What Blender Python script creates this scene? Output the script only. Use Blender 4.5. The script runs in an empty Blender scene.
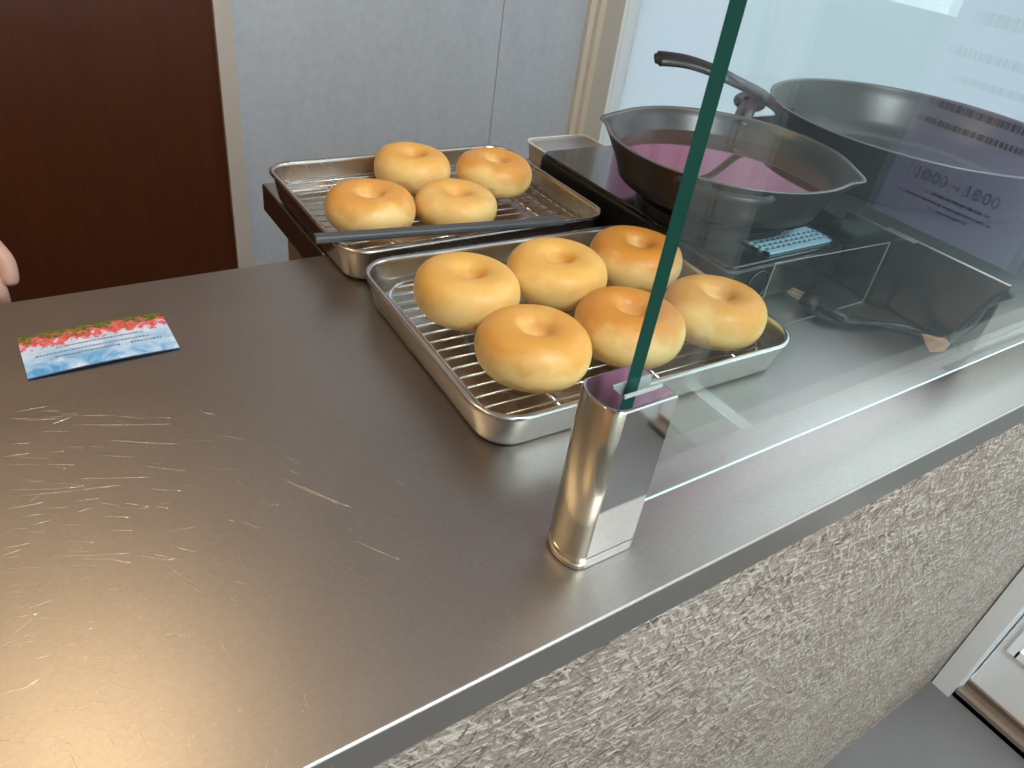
import bpy, bmesh, math, random
from mathutils import Vector, Matrix
random.seed(7)
C = bpy.context.scene
COL = C.collection
PI = math.pi

# ---------------------------------------------------------------- camera
CAM_H = 0.34                     # metres above the worktop (z = 0)
cam_d = bpy.data.cameras.new('camera')
cam = bpy.data.objects.new('camera', cam_d); COL.objects.link(cam)
cam_d.sensor_width = 36.0
cam_d.lens = 36.0 * 741.0 / 1024.0
cam_d.clip_start = 0.01
F = 741.0
Zc = Vector((162, 1025, F)).normalized()              # world up in camera axes
A = Vector((1227, 342, -F)); A -= A.dot(Zc) * Zc
Xc = A.normalized(); Yc = Zc.cross(Xc)
RM = Matrix((Xc, Yc, Zc))                             # camera -> world
cam.matrix_world = Matrix.Translation((0, 0, CAM_H)) @ RM.to_4x4()
C.camera = cam

def ray(px, py): return RM @ Vector((px - 512, -(py - 384), -F))
def onz(px, py, z):
    d = ray(px, py); t = (z - CAM_H) / d.z; return Vector((0, 0, CAM_H)) + t * d

# ---------------------------------------------------------------- sky, exposure, windows' light
w = bpy.data.worlds.new('overcast_sky'); C.world = w; w.use_nodes = True
wn = w.node_tree.nodes; bg = wn['Background']
bg.inputs[0].default_value = (0.81, 0.92, 1.0, 1); bg.inputs[1].default_value = 3.0
C.view_settings.view_transform = 'Standard'; C.view_settings.look = 'None'
C.view_settings.gamma = 1; C.view_settings.use_curve_mapping = False
C.view_settings.exposure = 0.30
C.cycles.use_denoising = True
C.cycles.max_bounces = 10
C.cycles.transparent_max_bounces = 16
C.cycles.sample_clamp_indirect = 6

def area(name, loc, direction, sx, sy, power, color=(1, 1, 1), portal=False):
    l = bpy.data.lights.new(name, 'AREA'); l.shape = 'RECTANGLE'; l.size = sx; l.size_y = sy
    l.energy = power; l.color = color
    l.cycles.is_portal = portal
    o = bpy.data.objects.new(name, l); COL.objects.link(o); o.location = loc
    o.rotation_euler = Vector(direction).to_track_quat('-Z', 'Y').to_euler()
    return o
area('door_daylight_portal', (1.47, -0.27, 0.24), (-1, 0, 0), 1.9, 0.7, 1, portal=True)
area('kitchen_window_portal', (1.50, .90, .40), (-1, 0, 0), 1.40, 1.65, 1, portal=True)
area('window_daylight_portal', (0.35, -1.60, 0.45), (0, 1, 0), 1.9, 1.4, 1, portal=True)

# ---------------------------------------------------------------- materials
def mat(name, base=(.8, .8, .8), rough=.5, metal=0., spec=.5, coat=0., sss=0., emit=None, estr=0.):
    m = bpy.data.materials.new(name); m.use_nodes = True
    b = m.node_tree.nodes['Principled BSDF']
    b.inputs['Base Color'].default_value = (*base, 1); b.inputs['Roughness'].default_value = rough
    b.inputs['Metallic'].default_value = metal; b.inputs['Specular IOR Level'].default_value = spec
    b.inputs['Coat Weight'].default_value = coat
    if sss:
        b.inputs['Subsurface Weight'].default_value = sss
        b.inputs['Subsurface Radius'].default_value = (.012, .006, .003); b.inputs['Subsurface Scale'].default_value = .6
    if emit:
        b.inputs['Emission Color'].default_value = (*emit, 1); b.inputs['Emission Strength'].default_value = estr
    return m
def N(m, t): return m.node_tree.nodes.new(t)
def L(m, a, b): m.node_tree.links.new(a, b)
def P(m): return m.node_tree.nodes['Principled BSDF']
def coords(m, scale=(1, 1, 1), rot=(0, 0, 0), out='Object'):
    t = N(m, 'ShaderNodeTexCoord'); mp = N(m, 'ShaderNodeMapping')
    mp.inputs['Scale'].default_value = scale; mp.inputs['Rotation'].default_value = rot
    L(m, t.outputs[out], mp.inputs[0]); return mp.outputs[0]
def noise(m, vec, scale, detail=4, rough=.5, dist=0.):
    n = N(m, 'ShaderNodeTexNoise'); n.inputs['Scale'].default_value = scale; n.inputs['Detail'].default_value = detail
    n.inputs['Roughness'].default_value = rough; n.inputs['Distortion'].default_value = dist
    if vec is not None: L(m, vec, n.inputs['Vector'])
    return n.outputs['Fac']
def ramp(m, fac, stops):
    r = N(m, 'ShaderNodeValToRGB'); e = r.color_ramp.elements
    while len(e) < len(stops): e.new(.5)
    for k, (p, c) in enumerate(stops):
        e[k].position = p; e[k].color = (*c, 1) if len(c) == 3 else c
    L(m, fac, r.inputs[0]); return r.outputs[0]
def mixc(m, fac, a, b, mode='MIX'):
    x = N(m, 'ShaderNodeMix'); x.data_type = 'RGBA'; x.blend_type = mode
    for s, v in ((x.inputs[0], fac), (x.inputs[6], a), (x.inputs[7], b)):
        if hasattr(v, 'links'): L(m, v, s)
        elif isinstance(v, tuple): s.default_value = (*v, 1) if len(v) == 3 else v
        else: s.default_value = v
    return x.outputs[2]
def math_(m, op, a, b=0.):
    x = N(m, 'ShaderNodeMath'); x.operation = op
    for s, v in ((x.inputs[0], a), (x.inputs[1], b)):
        if hasattr(v, 'links'): L(m, v, s)
        else: s.default_value = v
    return x.outputs[0]
def bump(m, h, strength=.2, dist=.001):
    b = N(m, 'ShaderNodeBump'); b.inputs['Strength'].default_value = strength; b.inputs['Distance'].default_value = dist
    L(m, h, b.inputs['Height']); L(m, b.outputs[0], P(m).inputs['Normal'])

def steel(name, base, rough, var=.08, scale=(60, 4, 60), bs=.08, noise_scale=8):
    m = mat(name, base, rough, 1.)
    v = coords(m, scale)
    n = noise(m, v, noise_scale, 5, .6)
    r = N(m, 'ShaderNodeMapRange'); r.inputs[3].default_value = rough - var; r.inputs[4].default_value = rough + var
    L(m, n, r.inputs[0]); L(m, r.outputs[0], P(m).inputs['Roughness'])
    if bs: bump(m, n, bs, .0003)
    return m
M = {}
# worktop: brushed stainless, isotropic swirl finish with cloudy wear
m = mat('worktop_steel', (.52, .47, .43), .33, 1.)
v = coords(m)
cl = noise(m, v, 5, 6, .6, .6); fine = noise(m, coords(m, (1, 1, 1)), 900, 3, .7)
st1 = noise(m, coords(m), 330, 6, .8); st2 = noise(m, coords(m, (1, 1.5, 1), (0, 0, .6)), 120, 5, .75, 2.5)
cc = ramp(m, cl, [(.3, (.45, .405, .365)), (.7, (.51, .465, .425))])
grain = math_(m, 'ADD', math_(m, 'MULTIPLY', st1, .5), math_(m, 'MULTIPLY', st2, .5))
cc = mixc(m, .3, cc, ramp(m, grain, [(.38, (.38, .35, .32)), (.60, (.58, .54, .50))]))
L(m, cc, P(m).inputs['Base Color'])
r = N(m, 'ShaderNodeMapRange'); r.inputs[3].default_value = .33; r.inputs[4].default_value = .42
L(m, cl, r.inputs[0]); L(m, r.outputs[0], P(m).inputs['Roughness'])
bump(m, math_(m, 'ADD', grain, math_(m, 'MULTIPLY', fine, .5)), .20, .0004)
M['worktop'] = m
M['fascia'] = steel('fascia_steel', (.42, .38, .345), .42, .05, (3, 60, 60))
M['scratch'] = mat('scratch_metal', (.95, .9, .8), .25, 1.)
M['tray'] = steel('tray_aluminium', (.66, .65, .63), .24, .06, (10, 10, 60), .05)
M['tray_old'] = steel('worn_tray_steel', (.58, .54, .49), .27, .015, (10, 10, 10), 0)
M['wire'] = mat('rack_wire', (.78, .77, .75), .16, 1.)
M['chrome'] = mat('polished_chrome', (.82, .81, .80), .05, 1.)
M['satin'] = steel('satin_chrome_warm_tint', (.78, .74, .60), .19, .04, (80, 80, 3), .05)  # post's left side; the warm reflection is tinted into the base colour
M['iron'] = steel('cast_iron', (.028, .025, .023), .36, .08, (10, 10, 10), .25, 30)
P(M['iron']).inputs['Metallic'].default_value = .35
M['iron_in'] = steel('seasoned_iron', (.06, .056, .054), .34, .08, (10, 10, 10), .15, 30)
P(M['iron_in']).inputs['Metallic'].default_value = .35
M['iron_rim'] = mat('worn_iron_rim', (.17, .16, .155), .38, .6)
m = mat('frying_oil', (.09, .035, .02), .02, 0, .9, 1.); P(m).inputs['IOR'].default_value = 2.0; P(m).inputs['Coat Roughness'].default_value = .01
M['oil'] = m
M['blackglass'] = mat('black_glass', (.012, .012, .013), .16, 0, .6, .3)
M['black'] = mat('black_plastic', (.012, .011, .011), .32)
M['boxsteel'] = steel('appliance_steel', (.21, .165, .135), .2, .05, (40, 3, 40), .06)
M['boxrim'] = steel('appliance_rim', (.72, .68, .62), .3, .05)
M['darktop'] = mat('dark_enamel', (.035, .04, .038), .22, 0, .6)
M['enamel'] = mat('cream_enamel', (.80, .70, .55), .25)
M['enamel_in'] = mat('grey_enamel', (.35, .34, .33), .3)
M['silicone'] = mat('grey_silicone', (.075, .078, .085), .45)
M['cord'] = mat('black_rubber', (.012, .009, .008), .4)
M['tape'] = mat('brown_tape', (.26, .12, .05), .4)
M['white'] = mat('white_gloss', (.80, .79, .76), .35)
M['pin'] = mat('plug_metal', (.7, .7, .7), .2, 1.)

# blue perforated plate (solid colour; the holes are modelled)
M['blue'] = mat('pale_blue_plastic', (.33, .50, .60), .4)

# wood
m = mat('dark_red_wood', (.1, .02, .01), .38)
v = coords(m, (9, 9, .7)); n = noise(m, v, 6, 7, .6, 1.2)
L(m, ramp(m, n, [(.3, (.076, .018, .005)), (.7, (.102, .026, .007))]), P(m).inputs['Base Color']); M['wood'] = m
m = mat('warm_wood_wall', (.4, .2, .08), .45)
n = noise(m, coords(m, (1, 12, 1)), 5, 6, .6, 1)
L(m, ramp(m, n, [(.3, (.36, .19, .09)), (.7, (.50, .29, .15))]), P(m).inputs['Base Color']); M['warmwall'] = m
M['tan'] = mat('tan_laminate', (.42, .33, .24), .45)
M['cream'] = mat('cream_trim', (.80, .71, .58), .45)
M['creamlight'] = mat('pale_trim', (.80, .78, .70), .45)
M['tantrim'] = mat('tan_door_trim', (.62, .53, .44), .5)
# wallpaper
def wallpaper(name, a, b, s=60):
    m = mat(name, a, .7)
    n1 = noise(m, coords(m), s, 5, .7); n2 = noise(m, coords(m, (1, 1, .25)), 9, 4, .6, .5)
    f = math_(m, 'ADD', math_(m, 'MULTIPLY', n1, .6), math_(m, 'MULTIPLY', n2, .4))
    L(m, ramp(m, f, [(.35, a), (.65, b)]), P(m).inputs['Base Color']); bump(m, n1, .3, .001); return m
M['paper'] = wallpaper('grey_wallpaper', (.50, .515, .53), (.59, .605, .62))
M['whitewall'] = wallpaper('white_wall_panel', (.74, .80, .83), (.80, .85, .87))
M['ceil'] = wallpaper('ceiling_paper', (.70, .68, .66), (.76, .74, .72))
m = mat('grey_floor', (.2, .2, .2), .55)
n = noise(m, coords(m), 4, 6, .6); L(m, ramp(m, n, [(.3, (.125, .115, .11)), (.7, (.165, .155, .148))]), P(m).inputs['Base Color']); M['floor'] = m
m = mat('asphalt', (.1, .1, .1), .9); n = noise(m, coords(m), 60, 4); L(m, ramp(m, n, [(.3, (.035, .04, .04)), (.7, (.075, .08, .08))]), P(m).inputs['Base Color']); M['asphalt'] = m

# cladding: compressed chaff / straw fibres
m = mat('fibre_board', (.6, .5, .42), .75)
cols = None
base = noise(m, coords(m), 6, 5, .6)
c = ramp(m, base, [(.3, (.23, .175, .13)), (.7, (.33, .265, .215))])
hs = None
for k, (rot, sc) in enumerate(((.35, (42, 1, 260)), (-.25, (46, 1, 290)), (1.25, (60, 1, 240)), (-.95, (55, 1, 260)))):
    v0 = coords(m, (1, 1, 1), (0, rot, 0)); mp2 = N(m, 'ShaderNodeMapping'); mp2.inputs['Scale'].default_value = sc; L(m, v0, mp2.inputs[0]); v = mp2.outputs[0]
    vd = N(m, 'ShaderNodeVectorMath'); vd.operation = 'ADD'; L(m, v, vd.inputs[0])
    nn = N(m, 'ShaderNodeTexNoise'); nn.inputs['Scale'].default_value = 32; L(m, coords(m), nn.inputs['Vector'])
    sc_ = N(m, 'ShaderNodeVectorMath'); sc_.operation = 'SCALE'; L(m, nn.outputs['Color'], sc_.inputs[0]); sc_.inputs['Scale'].default_value = 3.0
    L(m, sc_.outputs[0], vd.inputs[1])
    n = noise(m, vd.outputs[0], 1.0, 2, .5)
    if k % 2 == 0:
        c = mixc(m, ramp(m, n, [(.575, (0, 0, 0)), (.66, (1, 1, 1))]), c, (.10, .068, .05) if k == 0 else (.15, .105, .08))
    else:
        c = mixc(m, ramp(m, n, [(.56, (0, 0, 0)), (.64, (1, 1, 1))]), c, (.50, .43, .36) if k == 1 else (.42, .355, .295))
    hs = n if hs is None else math_(m, 'ADD', hs, n)
L(m, c, P(m).inputs['Base Color']); bump(m, hs, .7, .003); M['fibre'] = m

# bagel crust: baked patch differs from bagel to bagel through the object info random value
def crust(name, phase, top, side, blush):
    m = mat(name, side, .42, 0, .35, .0, .12)
    tc = N(m, 'ShaderNodeTexCoord'); mp = N(m, 'ShaderNodeMapping'); L(m, tc.outputs['Object'], mp.inputs[0])
    mp.inputs['Location'].default_value = (phase * 1.7, phase * .9, phase)
    sep = N(m, 'ShaderNodeSeparateXYZ'); L(m, tc.outputs['Object'], sep.inputs[0])
    n = noise(m, mp.outputs[0], 26, 3, .55); nf = noise(m, mp.outputs[0], 240, 4, .7); 
    hgt = math_(m, 'MULTIPLY', sep.outputs[2], 24)     # 0 at the base, about 1 at the top
    f = math_(m, 'ADD', hgt, math_(m, 'MULTIPLY', math_(m, 'SUBTRACT', n, .5), 1.1 * blush))
    f = math_(m, 'ADD', f, math_(m, 'MULTIPLY', math_(m, 'SUBTRACT', nf, .5), .10))
    col = ramp(m, f, [(.08, (.72, .43, .15)), (.22, side), (.50, side), (.66, tuple(.5 * a + .5 * b for a, b in zip(side, top))), (.92, top)])
    L(m, col, P(m).inputs['Base Color']); bump(m, math_(m, 'ADD', nf, n), .12, .0015); return m
SIDE = (.90, .60, .23)
M['crust0'] = crust('crust_pale', 1.3, (.80, .42, .10), SIDE, 1.2)
M['crust1'] = crust('crust_golden', 4.1, (.74, .34, .07), SIDE, 1.4)
M['crust2'] = crust('crust_toasted', 7.7, (.66, .26, .045), (.82, .55, .22), 1.2)

# clear glass: transmits shadow rays, reflects with real Fresnel
def pane_mat(name, tint, ior=1.52):
    m = bpy.data.materials.new(name); m.use_nodes = True; nt = m.node_tree
    nt.nodes.remove(nt.nodes['Principled BSDF']); out = nt.nodes['Material Output']
    t = N(m, 'ShaderNodeBsdfTransparent'); t.inputs[0].default_value = (*tint, 1)
    g = N(m, 'ShaderNodeBsdfGlossy'); g.inputs['Roughness'].default_value = .0
    lw = N(m, 'ShaderNodeLayerWeight'); lw.inputs[0].default_value = .5      # 1 - cos
    f0 = ((ior - 1) / (ior + 1)) ** 2
    fr = math_(m, 'ADD', math_(m, 'MULTIPLY', math_(m, 'POWER', lw.outputs['Facing'], 5.), 1 - f0), f0)
    mx = N(m, 'ShaderNodeMixShader'); L(m, fr, mx.inputs[0]); L(m, t.outputs[0], mx.inputs[1]); L(m, g.outputs[0], mx.inputs[2])
    L(m, mx.outputs[0], out.inputs[0]); return m
M['glass'] = pane_mat('clear_glass', (.95, .985, .975))
M['acrylic'] = pane_mat('clear_acrylic', (.94, .95, .95), 1.45)
m = bpy.data.materials.new('frosted_glass'); m.use_nodes = True
_t = N(m, 'ShaderNodeBsdfTranslucent'); _t.inputs[0].default_value = (.64, .68, .70, 1)
_x = N(m, 'ShaderNodeMixShader'); _x.inputs[0].default_value = .25
P(m).inputs['Base Color'].default_value = (.75, .78, .79, 1); P(m).inputs['Roughness'].default_value = .6
L(m, _t.outputs[0], _x.inputs[1]); L(m, P(m).outputs[0], _x.inputs[2]); L(m, _x.outputs[0], m.node_tree.nodes['Material Output'].inputs[0]); M['frost'] = m
m = bpy.data.materials.new('added_sheer'); m.use_nodes = True; m.node_tree.nodes.remove(P(m))  # sheer material made up to let more daylight through the upper pane
_t = N(m, 'ShaderNodeBsdfTranslucent'); _t.inputs[0].default_value = (.82, .84, .86, 1)
_u = N(m, 'ShaderNodeBsdfTransparent'); _x = N(m, 'ShaderNodeMixShader'); _x.inputs[0].default_value = .5
L(m, _t.outputs[0], _x.inputs[1]); L(m, _u.outputs[0], _x.inputs[2]); L(m, _x.outputs[0], m.node_tree.nodes['Material Output'].inputs[0]); M['sheer'] = m
m = mat('glass_edge', (.014, .20, .195), .12, 0, .6); M['glassedge'] = m

# ---------------------------------------------------------------- mesh helpers
def link(name, bm, material=None, parent=None, smooth=False, mats=None, loc=None):
    bmesh.ops.recalc_face_normals(bm, faces=bm.faces)
    me = bpy.data.meshes.new(name); bm.to_mesh(me); bm.free()
    for mm in (mats or ([material] if material else [])): me.materials.append(mm)
    if smooth:
        for p in me.polygons: p.use_smooth = True
    o = bpy.data.objects.new(name, me); COL.objects.link(o)
    if parent is not None: o.parent = parent
    if loc is not None: o.location = loc
    return o
def box(bm, x0, x1, y0, y1, z0, z1, bev=0., mi=0):
    vs = [bm.verts.new((x, y, z)) for x in (x0, x1) for y in (y0, y1) for z in (z0, z1)]
    fs = [(0, 1, 3, 2), (4, 6, 7, 5), (0, 4, 5, 1), (2, 3, 7, 6), (0, 2, 6, 4), (1, 5, 7, 3)]
    faces = [bm.faces.new([vs[i] for i in f]) for f in fs]
    for f_ in faces: f_.material_index = mi
    if bev:
        es = list({e for f_ in faces for e in f_.edges})
        bmesh.ops.bevel(bm, geom=es, offset=bev, segments=2, affect='EDGES', profile=.5)
def bx(name, dims, material, parent=None, bev=0.):
    bm = bmesh.new(); box(bm, *dims, bev=bev); return link(name, bm, material, parent)
def tube(bm, pts, r, n=8, closed=False, flat=None, taper=None):
    pts = [Vector(p) for p in pts]; K = len(pts); rings = []
    up = Vector((0, 0, 1)); prev = None
    for i, p in enumerate(pts):
        a = pts[(i - 1) % K] if (closed or i > 0) else p
        b = pts[(i + 1) % K] if (closed or i < K - 1) else p
        t = (b - a).normalized()
        if prev is None:
            s = t.cross(up)
            if s.length < 1e-4: s = t.cross(Vector((1, 0, 0)))
            s.normalize()
        else:
            s = (prev - prev.dot(t) * t).normalized()
        prev = s; u = s.cross(t).normalized()
        rr = r if taper is None else r * taper[i]
        ra, rb = (rr, rr) if flat is None else (rr * flat[0], rr * flat[1])
        rings.append([bm.verts.new(p + ra * math.cos(2 * PI * k / n) * s + rb * math.sin(2 * PI * k / n) * u) for k in range(n)])
    for i in range(K if closed else K - 1):
        A_, B_ = rings[i], rings[(i + 1) % K]
        for k in range(n): bm.faces.new((A_[k], A_[(k + 1) % n], B_[(k + 1) % n], B_[k]))
    if not closed:
        bm.faces.new(rings[0]); bm.faces.new(rings[-1])
def spline(pts, n=8):
    pts = [Vector(p) for p in pts]; out = []
    for i in range(len(pts) - 1):
        p0 = pts[max(i - 1, 0)]; p1 = pts[i]; p2 = pts[i + 1]; p3 = pts[min(i + 2, len(pts) - 1)]
        for k in range(n):
            t = k / n
            out.append(.5 * ((2 * p1) + (p2 - p0) * t + (2 * p0 - 5 * p1 + 4 * p2 - p3) * t * t + (3 * p1 - p0 - 3 * p2 + p3) * t ** 3))
    out.append(pts[-1]); return out
def rrect(w_, d_, r, inset=0., seg=8):
    hw, hd = w_ / 2 - inset, d_ / 2 - inset; rr = max(r - inset, .002); out = []
    for cx, cy, a0 in ((hw - rr, hd - rr, 0), (-hw + rr, hd - rr, PI / 2), (-hw + rr, -hd + rr, PI), (hw - rr, -hd + rr, 1.5 * PI)):
        for k in range(seg + 1):
            a = a0 + k / seg * PI / 2; out.append((cx + rr * math.cos(a), cy + rr * math.sin(a)))
    return out
def loft(bm, loops, cap0=True, cap1=True):
    rings = [[bm.verts.new(p) for p in lp] for lp in loops]; n = len(rings[0])
    for A_, B_ in zip(rings, rings[1:]):
        for k in range(n): bm.faces.new((A_[k], A_[(k + 1) % n], B_[(k + 1) % n], B_[k]))
    if cap0: bm.faces.new(rings[0][::-1])
    if cap1: bm.faces.new(rings[-1])
    return rings
def empty(name, loc=(0, 0, 0), rz=0.):
    o = bpy.data.objects.new(name, None); COL.objects.link(o); o.location = loc; o.rotation_euler = (0, 0, rz)
    o.empty_display_size = .02; return o
def tag(o, label=None, cat=None, group=None, kind=None):
    if label: o['label'] = label
    if cat: o['category'] = cat
    if group: o['group'] = group
    if kind: o['kind'] = kind
    return o
def struct(o): o['kind'] = 'structure'; return o
def copy_tree(o, parent=None):
    c_ = o.copy(); COL.objects.link(c_)
    if parent is not None: c_.parent = parent
    for ch in list(o.children): copy_tree(ch, c_)
    return c_

# ---------------------------------------------------------------- the room (worktop height is z = 0)
FZ, CZ = -.93, 1.47
XL, XR, YF, YB = -1.6, 1.38, -1.5, 1.63
struct(bx('floor', (XL - .1, XR + .1, YF - .1, YB + .1, FZ - .06, FZ), M['floor']))
struct(bx('ceiling', (XL - .1, XR + .1, YF - .1, YB + .1, CZ, CZ + .06), M['ceil']))
DX0, DX1, DZ = -.42, .405, 1.10                      # brown door in the back wall
bm = bmesh.new()
box(bm, XL, DX0 - .035, YB, YB + .1, FZ, CZ); box(bm, DX1 + .035, XR + .1, YB, YB + .1, FZ, CZ); box(bm, DX0 - .035, DX1 + .035, YB, YB + .1, DZ + .035, CZ)
struct(link('wall_back', bm, M['paper']))
struct(bx('wall_left', (XL - .1, XL, YF, YB, FZ, CZ), M['warmwall']))
GY0, GY1, GZ = -.68, .135, 1.14                      # glazed door in the right wall
bm = bmesh.new()
KY0, KY1, KZ0, KZ1 = .24, 1.56, -.42, 1.2
box(bm, XR, XR + .1, GY1, KY0, FZ, CZ); box(bm, XR, XR + .1, KY1, YB, FZ, CZ); box(bm, XR, XR + .1, KY0, KY1, FZ, KZ0); box(bm, XR, XR + .1, KY0, KY1, KZ1, CZ); box(bm, XR, XR + .1, YF, GY0, FZ, CZ); box(bm, XR, XR + .1, GY0, GY1, GZ, CZ)
struct(link('wall_right', bm, M['whitewall']))
WX0, WX1, WZ0, WZ1 = -.55, 1.25, -.2, 1.1
bm = bmesh.new()
box(bm, XL, WX0, YF - .1, YF, FZ, CZ); box(bm, WX1, XR + .1, YF - .1, YF, FZ, CZ); box(bm, WX0, WX1, YF - .1, YF, FZ, WZ0); box(bm, WX0, WX1, YF - .1, YF, WZ1, CZ)
struct(link('wall_front', bm, M['whitewall']))
# front window
bm = bmesh.new()
for a in ((WX0, WX1, WZ0, WZ0 + .05), (WX0, WX1, WZ1 - .05, WZ1), (WX0, WX0 + .05, WZ0, WZ1), (WX1 - .05, WX1, WZ0, WZ1), (.33, .37, WZ0, WZ1)):
    box(bm, a[0], a[1], YF - .07, YF - .02, a[2], a[3])
wf = struct(link('window_1', bm, M['white']))
bx('pane', (WX0 + .03, WX1 - .03, YF - .048, YF - .042, WZ0 + .03, WZ1 - .03), M['glass'], wf)
# wide frosted kitchen window in the right wall
bm = bmesh.new()
for a in ((KY0, KY1, KZ0, KZ0 + .03), (KY0, KY1, KZ1 - .03, KZ1), (KY0, KY0 + .03, KZ0 + .03, KZ1 - .03), (KY1 - .03, KY1, KZ0 + .03, KZ1 - .03)): box(bm, XR + .001, XR + .06, *a)
wk = struct(link('window_2', bm, M['white']))
bx('frosted_pane', (XR + .037, XR + .043, KY0 + .02, KY1 - .02, KZ0 + .02, .30), M['frost'], wk)
bx('transom', (XR + .01, XR + .06, KY0 + .02, KY1 - .02, .30, .325), M['white'], wk)
bx('added_sheer_pane', (XR + .039, XR + .041, KY0 + .02, KY1 - .02, .325, KZ1 - .02), M['sheer'], wk)  # unseen upper pane, added to brighten the right end of the worktop
# brown door
d1 = struct(bx('door_1', (DX0, DX1, YB - .005, YB + .035, FZ + .01, DZ), M['wood']))
bm = bmesh.new(); tube(bm, [(DX0 + .07, YB - .005, .05), (DX0 + .07, YB - .05, .05), (DX0 + .18, YB - .05, .05)], .01, 10); link('door_handle', bm, M['wire'], d1, True)
bm = bmesh.new()
box(bm, DX1, DX1 + .034, YB - .018, YB + .05, FZ, DZ + .034); box(bm, DX0 - .034, DX0, YB - .018, YB + .05, FZ, DZ + .034); box(bm, DX0, DX1, YB - .018, YB + .05, DZ, DZ + .034)
struct(link('trim_1', bm, M['tantrim']))
struct(bx('trim_2', (1.077, 1.0795, YB - .001, YB + .001, FZ, CZ), mat('wall_joint', (.33, .33, .33), .6)))
# corner trim: a narrow tan strip then a wider cream board
bm = bmesh.new(); box(bm, XR - .048, XR - .030, YB - .014, YB, FZ, CZ); struct(link('trim_3', bm, M['cream']))
bm = bmesh.new(); box(bm, XR - .030, XR - .012, YB - .03, YB, FZ, CZ); struct(link('trim_4', bm, M['cream']))
bm = bmesh.new(); box(bm, XR - .012, XR, YB - .10, YB, FZ, CZ); struct(link('trim_5', bm, M['creamlight']))
struct(bx('baseboard_left', (XL, XL + .012, YF, YB, FZ, FZ + .07), M['tantrim']))
struct(bx('baseboard_back', (DX1 + .034, XR - .09, YB - .012, YB, FZ, FZ + .07), M['tantrim']))
# glazed door, its frame, threshold
d2 = empty('door_2', (XR + .02, (GY0 + GY1) / 2, FZ)); struct(d2)
def dloc(o): o.parent = d2; o.matrix_parent_inverse = Matrix.Translation(-d2.location); return o
bm = bmesh.new()
y0, y1, z0, z1 = GY0 + .004, GY1 - .004, FZ + .04, GZ - .02
gy1, gy0, gz0, gz1 = .103, GY0 + .09, -.755, GZ - .13
for a in ((y0, gy0, z0, z1), (gy1, y1, z0, z1), (gy0, gy1, z0, gz0), (gy0, gy1, gz1, z1)): box(bm, XR + .004, XR + .044, *a)
_leaf = dloc(link('door_leaf', bm, M['white']))
bm = bmesh.new()
for a in ((gy0 - .014, gy0 + .004, gz0 - .014, gz1 + .014), (gy1 - .004, gy1 + .014, gz0 - .014, gz1 + .014), (gy0, gy1, gz0 - .014, gz0 + .004), (gy0, gy1, gz1 - .004, gz1 + .014)): box(bm, XR - .004, XR + .006, *a)
dloc(link('glazing_bead', bm, mat('bright_white', (.9, .92, .93), .3)))
dloc(bx('pane', (XR + .02, XR + .026, gy0, gy1, gz0, gz1), M['glass']))
bm = bmesh.new(); tube(bm, [(XR + .004, GY0 + .05, .02), (XR - .05, GY0 + .05, .02), (XR - .05, GY0 + .05, .22), (XR + .004, GY0 + .05, .22)], .009, 10)
dloc(link('door_handle', bm, M['wire'], None, True))
struct(bx('trim_6', (1.343, XR, GY1 + .002, .174, FZ, CZ), M['white']))
bm = bmesh.new(); box(bm, 1.355, XR + .1, GY0, GY1, FZ, FZ + .012); box(bm, 1.355, 1.368, GY0, GY1, FZ, FZ + .022); box(bm, 1.395, 1.405, GY0, GY1, FZ, FZ + .024)
struct(link('trim_7', bm, mat('threshold_bronze', (.26, .19, .14), .4, .3)))
struct(bx('ground_outside', (-9, 14, -12, 10, FZ - .2, FZ - .07), M['asphalt']))

# ---------------------------------------------------------------- counter
YE = .166                                           # front edge
ct = empty('steel_worktop', (0, .4, 0)); tag(ct, 'long scratched stainless steel worktop with a folded front edge', 'worktop')
def under(o, root): o.parent = root; o.matrix_parent_inverse = Matrix.Translation(-root.location); return o
bm = bmesh.new()
y2 = .627; xs = (-1.2, XR - .002)
prof = [(y2, -.03), (y2, -.0015), (y2 - .0015, 0)] + [(YE + .002 - .002 * math.sin(a), -.002 + .002 * math.cos(a)) for a in (0, PI / 8, PI / 4, 3 * PI / 8, PI / 2)] + [(YE, -.030), (YE + .003, -.0315), (YE + .014, -.0315), (YE + .014, -.026), (y2 - .02, -.026), (y2 - .02, -.03)]
lp = [[(x, y, z) for y, z in prof] for x in xs]
rg = loft(bm, lp)
for f_ in bm.faces:
    cy = f_.calc_center_median()
    if cy.y < YE + .0019 or cy.z < -.02: f_.material_index = 1
    f_.smooth = False
under(link('top_sheet', bm, None, None, mats=[M['worktop'], M['fascia']]), ct)
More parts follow.
